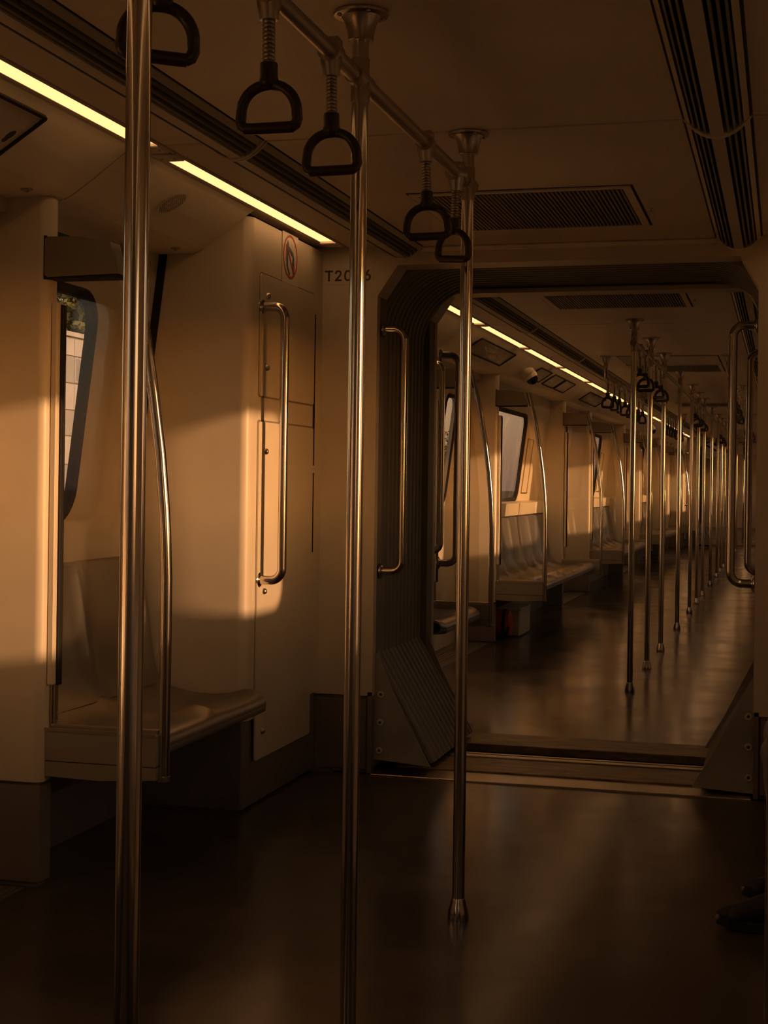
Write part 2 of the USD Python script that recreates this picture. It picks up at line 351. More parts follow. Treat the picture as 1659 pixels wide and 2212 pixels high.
# back of the near car, and far end of the third car
obj('wall_back', M().box(-1.6, 1.6, NEAR0 - .05, NEAR0, -.06, 2.24), CREAM, label='cream end wall behind the camera', cat='wall', kind='structure')
obj('wall_end', M().box(-1.6, 1.6, END1, END1 + .05, -.06, 2.24), CREAM, label='cream end wall at the far end of the third car', cat='wall', kind='structure')

# ------------------------------------------------------------------ car end walls round the gangways
OPEN = [(-.765, -.1), (-.765, 1.945), (-.682, 2.068), (.670, 2.068), (.738, 1.945), (.738, -.1)]
def end_wall(y, d, label):
    """d = +1: the wall's inside face looks towards -y (near car); d = -1: towards +y"""
    t = struct('wall_front', label, 'wall'); ya, yb = (y, y + .045) if d > 0 else (y - .045, y)
    op = Polygon(OPEN)
    dep = .10
    for s in (-1, 1):
        x0, x1 = (-1.52, -.766) if s < 0 else (.739, 1.52)
        obj('side_panel', M().prism(sbox(x0, .315, x1, 2.20).difference(op.buffer(.001)), ya, yb, 'y'), CREAM, t)
        obj('kick_panel', M().box(*((-1.52, -.790) if s < 0 else (.764, 1.52)), ya + .004 * d, yb + .004 * d, .012, .298, .004).box(*((-1.52, -.790) if s < 0 else (.764, 1.52)), ya + .012 * d, yb, 0, .318), KICK, t)
        obj('kick_post', M().box(*((-.786, -.767) if s < 0 else (.741, .760)), ya, yb, 0, .33), KICK, t)
    x = sbox(-.766, 1.90, .739, 2.20).difference(op)
    obj('header', M().prism(x, ya, yb, 'y'), CREAM, t)
    lip = op.buffer(.004, join_style=2).difference(op.buffer(-.012, join_style=2)).intersection(sbox(-1, 1.935, 1, 2.2))
    y2, y3 = (yb, yb + dep) if d > 0 else (ya - dep, ya)
    frame = op.buffer(.02, join_style=2).difference(op).intersection(sbox(-1, 1.945, 1, 2.2))
    obj('opening_trim', M().prism(frame, *((yb + .0005, yb + dep) if d > 0 else (ya - dep, ya - .0005)), 'y'), CREAM, t, label='cream lining of the chamfered opening')
    obj('joint_strip', M().box(-.58, .58, ya - .006 * d, ya, ZC - .022, ZC - .004, .002), COVE, t)
    return t
end_wall(NEAR1, 1, 'cream end wall of the near car framing the gangway')
end_wall(FAR0, -1, 'cream end wall of the next car around the gangway, facing away')
end_wall(FAR1, 1, 'cream end wall at the far end of the next car')
end_wall(30.45, -1, 'cream end wall of the third car, facing away')

# ------------------------------------------------------------------ gangway bellows
def gang_path(off):
    """half-open inner outline of the bellows, pushed outwards by off"""
    L = [(-.535 - off * .5, .035 - off * .2), (-.790 - off, .47), (-.790 - off, 1.82)]
    arc = [(-.790 - off + .28 * (1 - math.cos(q)), 1.82 + (.275 + off) * math.sin(q)) for q in np.linspace(0, PI / 2, 12)[1:]]
    half = L + arc
    return np.array(half + [(-x, z) for x, z in half[::-1]])
def fold_mesh(ya, yb, o_out, o_in, th=.006):
    ym = (ya + yb) / 2
    prof = [(ya, o_out), (ya + (yb - ya) * .28, o_in), (yb - (yb - ya) * .28, o_in), (yb, o_out)]
    rings = []
    for y, o in prof + [(y, o + .03) for y, o in prof[::-1]]:
        g = gang_path(o); rings.append(np.stack([g[:, 0], np.full(len(g), y), g[:, 1]], 1))
    k, n = len(rings), len(rings[0]); v = np.vstack(rings); f = []
    for i in range(k):
        for j in range(n - 1):
            a, b = i * n + j, ((i + 1) % k) * n + j
            f.append((a, a + 1, b + 1, b))
    m = M().add(v, f)
    for e in (0, n - 1):
        q = [i * n + e for i in range(k)]; c = v[q]
        m.add(c, [(0, 1, 6, 7), (1, 2, 5, 6), (2, 3, 4, 5)])
    return m
def gangway(y0, y1, label, nf=12):
    t = struct('gangway_bellows', label, 'gangway')
    for xa, xb in ((-.85, -.766), (.739, .85)):
        for p, q in ((y0 + .046, y0 + .150), (y1 - .150, y1 - .046)): obj('jamb_lining', M().box(xa, xb, p, q, .02, 1.943), JAMB, t)
    ya = y0 + .150; step = (y1 - .155 - ya) / nf
    for i in range(nf):
        deep = i > nf * .40
        obj('fold', fold_mesh(ya + i * step, ya + (i + 1) * step, .030 if deep else .010, .0, ), BELLOW, t, smooth=False)
    outer = Polygon([(-1.06, -.25), (-1.06, 2.27), (1.06, 2.27), (1.06, -.25)]).difference(Polygon([(-.93, -.12), (-.93, 2.19), (.93, 2.19), (.93, -.12)]))
    obj('outer_sleeve', M().prism(outer, y0 + .01, y1 - .01, 'y'), BELLOWIN, t)
    for s in (-1, 1):
        pg = Polygon([(-.772, .052), (-.768, .47), (-.752, .50), (-.742, .45), (-.690, .33), (-.560, .085), (-.530, .034)])
        rv = [(-.740, .318), (-.742, .203), (-.744, .088)]
        if s > 0: pg = Polygon([(.745, .012), (.745, .49), (.735, .452), (.70, .385), (.600, .18), (.512, .024)]); rv = [(.721, .307), (.722, .190), (.724, .073)]
        g = obj('gusset', M().prism(pg, y0 + .040, y0 + .055, 'y'), GUSS, t, label='grey triangular canvas corner with three snap rivets')
        obj('far_gusset', M().prism(pg.buffer(-.002), y1 - .160, y1 - .150, 'y'), GUSS, t)
        for x, z in rv:
            obj('rivet', M().lathe([(.0062, 0), (.0062, -.004), (.0125, -.004), (.0145, -.002), (.0145, 0.001)], (x, y0 + .040, z), 20, 'y'), RIVETW, g, smooth=40)
            obj('rivet_core', M().lathe([(.0001, -.001), (.0064, -.001), (.0064, .001)], (x, y0 + .040, z), 16, 'y'), INK, g)
gangway(NEAR1 + .0, FAR0 - .0, 'dark grey folded gangway bellows between near car and next car')
gangway(FAR1, 30.45, 'dark gangway bellows at the far end of the next car', 9)
# threshold plates
def plates(y0, tagw):
    t = struct('threshold', f'metal threshold bridge plates {tagw}', 'threshold')
    obj('edge_plate', M().box(-.76, .735, y0 - .035, y0 + .133, -.02, .006, .002), ALU, t, label='smooth worn metal edge plate')
    obj('bridge_plate', M().box(-.70, .70, y0 + .139, y0 + .425, -.02, .012, .003), TREAD, t, label='worn textured bridge plate')
    for k in range(3): obj('rail_strip', M().box(-.66, .66, y0 + .434 + k * .042, y0 + .466 + k * .042, -.02, .012 + .004 * (k == 0), .004), ALU, t)
    obj('gap_channel', M().box(-.70, .70, y0 + .55, y0 + .74, -.05, -.02), DARK, t, label='black gap between the cars')
    obj('bridge_plate', M().box(-.70, .70, y0 + .735, y0 + 1.03, -.02, .016, .003), TREAD, t, label='second textured bridge plate')
    obj('sub_floor', M().box(-.98, .98, y0 - .02, y0 + 1.05, -.09, -.05), DARK, t)
    obj('nosing', M().box(-.70, .70, y0 + 1.034, y0 + 1.055, -.02, .008, .002), ALU, t)
plates(5.757, 'in front of the next car'); plates(29.4, 'at the far end of the next car')

# ------------------------------------------------------------------ air diffusers along the ceiling
def diffuser(s, a, b, label):
    t = thing('air_diffuser', label, 'air vent', (s * .662, a, ZC), group=None)
    L = b - a
    obj('housing', M().box(-.078, .078, 0, L, .022, .03).box(-.086, -.078, 0, L, -.002, .03).box(.078, .086, 0, L, -.002, .03), DARK, t)
    bow = lambda x: -.048 * (1 - (x / .084) ** 2)
    def blade(x0, x1, h):
        return M().prism(Polygon([(x0, bow(x0)), (x1, bow(x1)), (x1, bow(x1) + h), (x0, bow(x0) + h)]), .004, L - .004, 'y')
    for x in (-.058, -.043, -.028, .030, .045, .060):
        obj('fin', blade(x - .0028, x + .0028, .024), FIN, t)
    obj('centre_band', blade(-.016, .018, .012), BANDM, t)
    obj('edge_trim', blade(-.082, -.068, .018), BANDM, t); obj('edge_trim', blade(.068, .082, .018), BANDM, t)
    for yy_ in (0.0, L - .008):
        obj('end_collar', M().prism(Polygon([(x, bow(x) - .004) for x in np.linspace(-.088, .088, 13)] + [(.088, .02), (-.088, .02)]), yy_, yy_ + .008, 'y'), COVE, t)
for C in CARS[:2]:
    for s in (-1, 1):
        for k, (a, b) in enumerate(spans(max(C['y0'], -1.9), C['y1'], C['joints'], .01)):
            if C['i'] == 0: diffuser(s, a, b, f'slotted air diffuser, {SIDE[s]} of the near ceiling, {["behind the camera", "above the camera", "running to the first seam", "between the seam and the gangway"][min(k,3)]}')
            else: diffuser(s, a, b, f'slotted air diffuser, {SIDE[s]} of the next car ceiling, {ORD[k]} length from the gangway')

# ------------------------------------------------------------------ light strips
def lamp(s, a, b, label, cap=.09):
    t = thing('ceiling_light', label, 'light', (s * .94, a, ZC))
    L = b - a; q = lambda x: s * (x - .94)
    obj('diffuser', M().box(q(.902), q(.968), cap, L - cap, .008, .014), LAMPM, t, label='glowing warm white lamp strip')
    obj('frame', M().box(q(.886), q(.895), 0, L, -.004, .03, .003).box(q(.968), q(.986), 0, L, .0075, .03, .002).box(q(.886), q(.986), 0, L, .03, .034), CEIL, t)
    obj('lens_edge', M().box(q(.8955), q(.902), cap, L - cap, .004, .012), LENSE, t, label='dim ribbed edge of the lamp lens')
    for c in (0, L - cap):
        e = obj('end_cap', M().box(q(.900), q(.970), c + .002, c + cap - .002, -.002, .02, .003), CEIL, t)
        for dx in (.915, .955): obj('screw', M().lathe([(.0001, -.005), (.004, -.004), (.005, -.002)], (q(dx), c + cap / 2, 0), 10), STEELR, e)
near_l = [(-2.0, -.02), (0.02, 1.98), (2.0, 3.97), (3.99, 5.70)]
far_l = [(6.90, 8.70), (8.71, 10.24), (10.25, 11.95), (11.96, 13.65), (13.66, 15.3), (15.31, 17.0), (17.01, 18.7), (18.71, 20.4), (20.41, 22.1), (22.11, 23.8), (23.81, 25.5), (25.51, 27.2), (27.21, 29.2)]
for s in (-1, 1):
    for k, (a, b) in enumerate(near_l):
        lamp(s, a, b, f'glowing light strip, near car {SIDE[s]} ceiling, {["behind the camera", "beside the camera", "ending at the cove seam", "ending at the end wall"][k]}')
    for k, (a, b) in enumerate(far_l):
        lamp(s, a, b, f'glowing light strip on the {SIDE[s]} of the next car, {ORD[k]} from the gangway', .05)

# ------------------------------------------------------------------ return air grilles
def grille(y0, y1, label, n=48, joined=False):
    t = thing('ceiling_grille', label, 'air grille', (-.006, (y0 + y1) / 2, ZC)); h = (y1 - y0) / 2; W = .363
    ring = sbox(-W, -h, W, h).difference(sbox(-W + .026, -h + .03, W - .026, h - .03))
    obj('frame', M().prism(ring, -.006, .003, 'z'), CEIL, t)
    obj('backing', M().box(-W + .02, W - .02, -h + .02, h - .02, -.0012, -.0004), DARK, t)
    xs = np.linspace(-W + .033, W - .033, n)
    if joined:
        m = M()
        for x in xs: m.box(x - .0035, x + .0035, -h + .028, h - .028, -.006, -.001)
        obj('slats', m, SLAT, t, kind='stuff')
    else:
        for x in xs: obj('slat', M().box(x - .0033, x + .0033, -h + .028, h - .028, -.007, -.001), SLAT, t)
    obj('latch', M().lathe([(.0001, -.009), (.006, -.008), (.008, -.002), (.008, 0)], (W + .03, .05, 0), 14), STEELR, t)
    obj('shadow_joint', M().prism(sbox(-W - .008, -h - .008, W + .008, h + .008).difference(sbox(-W, -h, W, h)), -.001, .001, 'z'), DARK, t)
grille(4.70, 5.425, 'slatted return air grille in the near ceiling before the gangway')
grille(7.28, 7.93, 'slatted return air grille in the next car just past the gangway')
grille(11.70, 12.42, 'slatted return air grille in the next car beyond the first doors', joined=True)
grille(17.1, 17.8, 'small far slatted air grille in the next car beyond the second doors', joined=True)
hp = thing('ceiling_hatch', 'flat rectangular hatch panel in the ceiling beside the far grille', 'hatch', (0, 11.28, ZC))
obj('hatch_panel', M().box(-.36, .36, -.36, .36, -.006, 0, .003), CEIL, hp); obj('hatch_joint', M().prism(sbox(-.368, -.368, .368, .368).difference(sbox(-.36, -.36, .36, .36)), -.001, .001, 'z'), DARK, hp)

# ------------------------------------------------------------------ equipment cabinets beside the gangway
def cabinet(s, a, b, front, label, full=True):
    """a..b along y; front = +1 when its exposed end faces -y (near car), -1 when it faces +y"""
    t = thing('equipment_cabinet', label, 'cabinet', (s * 1.24, (a + b) / 2, 0))
    q = lambda x: s * (x - 1.24); h = (b - a) / 2 - .001; e = -front * h
    pg = rrect(1.0, -h, 1.9, h + .5, .035) if front > 0 else rrect(1.0, -h - .5, 1.9, h, .035)
    pg = pg.intersection(sbox(.9, -h, 1.465, h)); pg = affinity.translate(pg, -1.24, 0)
    if s < 0: pg = affinity.scale(pg, -1, 1, origin=(0, 0))
    obj('body', M().prism(pg, .325, 2.128, 'z'), CREAM, t, smooth=35)
    obj('kick_base', M().box(q(1.012), q(1.45), -h, h, .008, .322, .003).box(q(1.03), q(1.45), -h + .01, h - .01, 0, .2), KICK, t)
    u0, u1 = (-h + .095, h - .115) if front > 0 else (-h + .115, h - .095)
    Y = lambda lo, hi: (lo, hi)
    obj('door', M().prism(rrect(u0, 1.495, u1, 1.938, .012), 0, .006, 'x').move((-.006 - .24 if s > 0 else .24, 0, 0)), CREAM, t, label='upper flush access door')
    obj('door', M().prism(rrect(u0 - .005, .170, u1, 1.400, .012), 0, .006, 'x').move((-.006 - .24 if s > 0 else .24, 0, 0)), CREAM, t, label='tall lower access door')
    obj('door_joint', M().prism(rrect(u0 - .005, 1.489, u1 + .005, 1.944, .014), 0, .0015, 'x').prism(rrect(u0 - .010, .30, u1 + .005, 1.407, .014), 0, .0015, 'x').move((-.0015 - .24 if s > 0 else .24, 0, 0)), JAMB, t)
    obj('hinge', M().box(q(.9935), q(1.0), front * (h - .108), front * (h - .102), 1.25, 1.86).box(q(.9935), q(1.0), front * (h - .108), front * (h - .102), .9, 1.22), RUBBER, t)
    for z in (1.863, 1.60, 1.293, .781, .27):
        obj('screw', M().lathe([(.0001, -.013), (.006, -.012), (.0105, -.008), (.012, -.001), (.012, 0)] if s > 0 else [(.0001, .013), (.006, .012), (.0105, .008), (.012, .001), (.012, 0)], (q(.9945), front * (-h + .16), z), 18, 'x'), STEELR, t, smooth=40)
    # black edge seal where the end panel meets the leaning wall
    pts = [(wx(z) - .03 - 1.24, z) for z in (2.0, 1.5, 1.05)] + [(wx(z) + .005 - 1.24, z) for z in (1.05, 1.5, 2.0)]
    pg = Polygon([(s * x, z) for x, z in pts])
    obj('edge_seal', M().prism(pg, e - .006 if front > 0 else e, e if front > 0 else e + .006, 'y'), RUBBER, t)
    return t
cabinet(-1, 4.916, 5.757, 1, 'tall cream equipment cabinet left of the near gangway')
cabinet(1, 4.916, 5.757, 1, 'tall cream equipment cabinet right of the near gangway')
cabinet(-1, 6.83, 7.69, -1, 'tall cream equipment cabinet at the left start of the next car')
cabinet(1, 6.83, 7.69, -1, 'tall cream equipment cabinet at the right start of the next car')
cabinet(-1, 28.56, 29.4, 1, 'small far cream cabinet at the left end of the next car')
cabinet(1, 28.56, 29.4, 1, 'small far cream cabinet at the right end of the next car')

# ------------------------------------------------------------------ grab handles (C shaped)
def make_handle(label, loc, rot):
    t = thing('grab_bar', label, 'grab bar', loc, rot)
    p = fillet([(0.0, 0, .497), (.090, 0, .497), (.090, 0, -.497), (0.0, 0, -.497)], .062, 10)
    obj('bar', M().tube(p, .0165, 18), STEEL, t, smooth=60)
    for z in (.497, -.497): obj('flange', M().lathe([(.0165, .012), (.022, .010), (.030, .004), (.031, 0), (.0001, 0)], (0, 0, z), 24, 'x'), STEEL, t, smooth=40)
    return t
H0 = make_handle('C-shaped steel grab handle on the left cabinet corner', (-1.0, 5.035, 1.322), (0, 0, 0))
dup(H0, 'dim C-shaped grab handle on the left jamb of the near gangway', (-.760, 5.835, 1.318))
dup(H0, 'dark C-shaped grab handle at the far left side of the gangway', (-.757, 6.86, 1.300))
dup(H0, 'thick C-shaped grab handle on the right jamb of the near gangway', (.735, 5.72 + .09, 1.312), (0, 0, 180))
dup(H0, 'C-shaped grab handle at the far right side of the gangway', (.775, 6.86, 1.300), (0, 0, 180))
dup(H0, 'slim grab handle on the left cabinet of the next car, seen past the bellows', (-1.0, 7.57, 1.322))
dup(H0, 'grab handle on the right cabinet of the near car, outside the frame', (1.0, 5.035, 1.322), (0, 0, 180))
dup(H0, 'tiny far grab handle on the left end cabinet of the next car', (-1.0, 28.68, 1.322))

# ------------------------------------------------------------------ grab poles
def make_pole(label, y, tee=True):
    t = thing('grab_pole', label, 'grab pole', (0, y, 0))
    obj('pole', M().tube([(0, 0, .02), (0, 0, 2.09)], .0168, 24), STEEL, t, smooth=60)
    obj('floor_collar', M().lathe([(.0165, .058), (.0185, .056), (.0200, .048), (.0235, .036), (.0275, .022), (.029, .010), (.029, 0.0), (.0001, 0)], n=32), STEEL, t, smooth=40)
    fl = obj('ceiling_flange', M().lathe([(.0001, 2.139), (.055, 2.139), (.056, 2.136), (.055, 2.132), (.040, 2.130), (.0345, 2.122), (.029, 2.105), (.0265, 2.092), (.0262, 2.082), (.0245, 2.080), (.0165, 2.080)], n=36), STEELR, t, smooth=30)
    for k in range(4):
        q = k * PI / 2 + .6; obj('screw', M().lathe([(.0001, 2.127), (.004, 2.128), (.0055, 2.131)], (.046 * math.cos(q), .046 * math.sin(q), 0), 10), STEELR, fl)
    if tee: obj('tee_fitting', M().tube([(0, -.05, 2.003), (0, .05, 2.003)], .0195, 20).tube([(0, 0, 1.955), (0, 0, 2.045)], .0190, 20), STEELR, t, smooth=50)
    return t
P0 = make_pole('large nearest steel grab pole at the left of the picture', 1.81)
dup(P0, 'second nearest steel grab pole, brightly lit by the sun', (0, 2.863, 0))
dup(P0, 'third steel grab pole, its bell foot on the floor before the gangway', (0, 3.915, 0))
FARP = [8.512, 9.595, 10.695, 12.362, 14.008, 15.143, 16.246, 17.978, 19.683, 20.877, 22.026, 23.7, 25.4, 26.5, 27.6]
for k, y in enumerate(FARP): dup(P0, f'steel grab pole in the next car, {ORD[k]} beyond the gangway', (0, y, 0))
for k, y in enumerate([32.3, 33.4, 34.5, 36.2, 38.0, 39.1]): dup(P0, f'tiny far grab pole in the third car, {ORD[k]} from its start', (0, y, 0))

# ------------------------------------------------------------------ overhead rails and hanging straps
def rail(y0, y1, label, x=0.0, drop=False):
    t = thing('overhead_rail', label, 'hand rail', (x, y0, 2.003)); L = y1 - y0
    if drop:
        s = 1 if x > 0 else -1
        p = fillet([(0, 0, .10), (0, 0, .035), (s * .012, .12, -.003), (s * .012, L - .12, -.003), (0, L, .035), (0, L, .10)], .06, 6)
        obj('bar', M().tube(p, .0160, 16), STEELR, t, smooth=60)
        for yy_ in (0, L): obj('ceiling_flange', M().lathe([(.0001, .136), (.045, .136), (.044, .130), (.030, .126), (.024, .100), (.022, .09), (.016, .09)], (0, yy_, 0), 24), STEELR, t, smooth=35)
    else: obj('bar', M().tube([(0, 0, 0), (0, L, 0)], .0160, 18), STEELR, t, smooth=60)
    return t
rail(1.81, 3.915, 'overhead steel rail between the three nearest poles')
rail(0.0, 1.81, 'overhead steel rail running back above the camera')
rail(8.512, 10.695, 'overhead steel rail over the first doors of the next car')
rail(10.695, 14.008, 'bare overhead rail between the third and fifth far poles')
rail(14.008, 16.246, 'overhead rail over the second doors of the next car')
rail(16.246, 19.683, 'small far overhead rail beyond the second doors')
rail(19.683, 22.026, 'tiny far overhead rail over the third doors')
for s in (-1, 1):
    rail(10.89, 14.15, f'side overhead rail with bent ends over the first long {SIDE[s]} bench', s * .44, True)
    rail(16.45, 19.7, f'side overhead rail with bent ends over the second long {SIDE[s]} bench', s * .44, True)

def make_strap(label, loc, rot):
    t = thing('hanging_strap', label, 'hanging strap', loc, rot)
    c = M().tube([(0, -.021, 0), (0, .021, 0)], .0225, 20).box(-.020, .020, -.015, .015, .005, .027, .005)
    c.lathe([(.021, -.010), (.0205, -.020), (.0165, -.038), (.0155, -.047), (.0001, -.047)], n=20)
    obj('clamp', c, STEELR, t, smooth=40)
    prof = []
    for k in range(11): z = -.046 - k * .0068; prof += [(.0092, z), (.0110, z - .0017), (.0110, z - .0051), (.0092, z - .0068)]
    obj('spring', M().lathe(prof, n=14), SPRINGM, t, smooth=50)
    h = M().lathe([(.0001, -.117), (.0145, -.118), (.0150, -.122), (.0150, -.140), (.0175, -.150), (.012, -.160), (.0001, -.162)], n=18)
    q = np.linspace(0, PI, 25); pts = [(.0495 * math.copysign(abs(math.cos(a)) ** .92, math.cos(a)), 0, -.2035 + .0495 * math.sin(a) ** .95) for a in q]
    pts = [(.040, 0, -.2255)] + [(.0475, 0, -.2215), (.0505, 0, -.213)] + pts + [(-.0505, 0, -.213), (-.0475, 0, -.2215), (-.040, 0, -.2255)]
    h.tube(pts, .0093, 14).tube([(-.042, 0, -.2255), (-.03, 0, -.2260), (.03, 0, -.2260), (.042, 0, -.2255)], .0098, 14)
    obj('ring', h, HANDLE, t, smooth=60, label='dark plastic D-shaped grip')
    return t
S0 = make_strap('hanging strap cut by the top edge, first from the left', (0, 1.905, 2.003), (0, 4, 24))
for lab, y, r in (('hanging strap left of the second nearest pole, its spring fully in view', 2.315, (2, 0, 0)), ('hanging strap overlapping the second nearest pole', 2.665, (0, -1, 2)),
                  ('hanging strap before the near ceiling grille, left one of the close pair', 3.425, (0, -2, 6)), ('hanging strap overlapping the third pole, right one of the close pair', 3.770, (4, 5, -24))):
    dup(S0, lab, (0, y, 2.003), r)
for k, y in enumerate((8.85, 9.22, 9.95, 10.35)): dup(S0, f'centre hanging strap over the first far doors, {ORD[k]} from the gangway', (0, y, 2.003), (0, rnd.uniform(-4, 4), rnd.choice((-10, 8, 35))))
for k, y in enumerate((14.35, 14.75, 15.5, 15.9)): dup(S0, f'small centre hanging strap over the second far doors, {ORD[k]} in its row', (0, y, 2.003), (0, rnd.uniform(-5, 5), rnd.choice((-10, 8, 35))))
for k, y in enumerate((20.0, 20.4, 21.3, 21.7)): dup(S0, f'tiny far centre hanging strap over the third doors, {ORD[k]} in its row', (0, y, 2.003), (0, rnd.uniform(-5, 5), rnd.choice((-10, 8, 35))))
for s in (-1, 1):
    for k in range(8):
        dup(S0, f'hanging strap on the {SIDE[s]} rail over the first long bench, {ORD[k]} from the gangway', (s * .452, 11.14 + k * .40, 2.0), (0, rnd.uniform(-4, 4), 90 + rnd.uniform(-50, 10)))
        dup(S0, f'small hanging strap on the {SIDE[s]} rail over the second long bench, {ORD[k]} along', (s * .452, 16.72 + k * .39, 2.0), (0, rnd.uniform(-4, 4), 90 + rnd.uniform(-50, 10)))

# ------------------------------------------------------------------ steel benches
def make_bench(L, n, label, loc, rot=(0, 0, 0)):
    """left-hand bench, local x = world x + 1.16"""
    t = thing('bench_seat', label, 'bench', loc, rot); X0 = 1.16
    prof = [(-1.455, .900), (-1.430, .908), (-1.408, .900), (-1.398, .86), (-1.385, .78), (-1.372, .70), (-1.360, .62), (-1.349, .55), (-1.335, .495), (-1.312, .458)]
    seat = [(-1.318, .462), (-1.295, .444), (-1.25, .432), (-1.19, .425), (-1.12, .423), (-1.05, .428), (-.99, .437), (-.955, .440), (-.930, .436), (-.912, .424), (-.903, .407), (-.904, .390), (-.916, .376), (-.935, .370), (-1.0, .368)]
    def grid(pr, back):
        ny = n * 22 + 1; ys = np.linspace(-L / 2, L / 2, ny); P = np.array(pr); rows = []
        for k, y in enumerate(ys):
            u = (k / (ny - 1) * n) % 1.0; sc = 1 - abs(2 * u - 1) ** 4
            edge = min(1, min(y + L / 2, L / 2 - y) / .05); edge = math.sqrt(max(0, 1 - (1 - edge) ** 2))
            q = P.copy(); tt = np.linspace(0, 1, len(P)); rdg = math.exp(-((min(u, 1 - u)) / .075) ** 2) * (1 if .02 < k / (ny - 1) < .98 else 0)
            if back:
                q[:, 0] -= .030 * sc * np.clip(np.sin(PI * np.clip(tt * 1.05, 0, 1)), 0, 1)
                q[:, 0] += .012 * rdg * np.clip(np.sin(PI * tt), 0, 1); q[:, 0] -= .022 * max(0, math.cos(PI * (u - .5) * 1.5)) * np.exp(-((tt - .86) / .10) ** 2)
            else:
                wgt = np.clip(1 - np.abs(tt - .28) / .34, 0, 1); q[:, 1] -= .024 * sc * wgt
                q[:, 1] += .006 * (1 - sc) * np.clip(1 - np.abs(tt - .50) / .18, 0, 1); q[:, 1] += .024 * rdg * (np.exp(-((tt - .10) / .10) ** 2) + .8 * np.exp(-((tt - .42) / .09) ** 2))
                nose = tt > .42; q[nose, 0] -= (.055 * (1 - edge)) * ((tt[nose] - .42) / .58)
            rows.append(np.stack([q[:, 0] + X0, np.full(len(P), y), q[:, 1]], 1))
        k = len(P); v = np.vstack(rows); f = []
        for i in range(ny - 1):
            for j in range(k - 1): a = i * k + j; f.append((a, a + 1, a + k + 1, a + k))
        m = M().add(v, f)
        # closed shell: offset back surface and end faces
        off = np.array([(-.012, 0, 0)]) if back else np.array([(0, 0, -.012)])
        w = v + off
        if not back: w[:, 2] = np.maximum(w[:, 2], .372)
        m.add(w, [tuple(x[::-1]) for x in f])
        for i in (0, ny - 1):
            a, b = v[i * k:(i + 1) * k], w[i * k:(i + 1) * k]
            m.add(np.vstack([a, b]), [(j, j + 1, k + j + 1, k + j) for j in range(k - 1)])
        return m
    obj('backrest', grid(prof, True), SEATM, t, smooth=50); obj('seat', grid(seat, False), SEATM, t, smooth=50)
    for yb in np.linspace(-L / 2 + .12, L / 2 - .12, max(2, n // 2)):
        obj('bracket', M().prism(Polygon([(-1.40 + X0, .20), (-1.36 + X0, .20), (-1.02 + X0, .345), (-1.02 + X0, .368), (-1.40 + X0, .368)]), yb - .006, yb + .006, 'y'), KICK, t)
    obj('wall_skirt', M().box(-1.455 + X0, -1.405 + X0, -L / 2 + .02, L / 2 - .02, .0, .30, .004), KICK, t)
    return t
B2 = make_bench(.96, 2, 'short two-seat steel bench left of the near gangway', (-1.16, 4.425, 0))
dup(B2, 'short two-seat steel bench on the right, with a seated person', (1.16, 4.42, 0), (0, 0, 180))
dup(B2, 'short two-seat steel bench at the left start of the next car', (-1.16, 8.18, 0))
dup(B2, 'short two-seat steel bench at the right start of the next car', (1.16, 8.18, 0), (0, 0, 180))
B7 = make_bench(3.34, 7, 'long scalloped steel bench on the left of the next car, before the second doors', (-1.16, 12.51, 0))
for x, y, lab in ((1.16, 12.51, 'long steel bench on the right of the next car, before the second doors'), (-1.16, 18.02, 'long steel bench on the left of the next car, before the third doors'), (1.16, 18.02, 'long steel bench on the right of the next car, before the third doors'),
                  (-1.16, 23.82, 'far long steel bench on the left of the next car, beyond the third doors'), (1.16, 23.82, 'far long steel bench on the right of the next car, beyond the third doors'), (1.16, .08, 'long steel bench on the right beneath the camera'), (-1.16, .08, 'long steel bench on the left of the near car, outside the frame')):
    dup(B7, lab, (x, y, 0), (0, 0, 180 if x > 0 else 0))

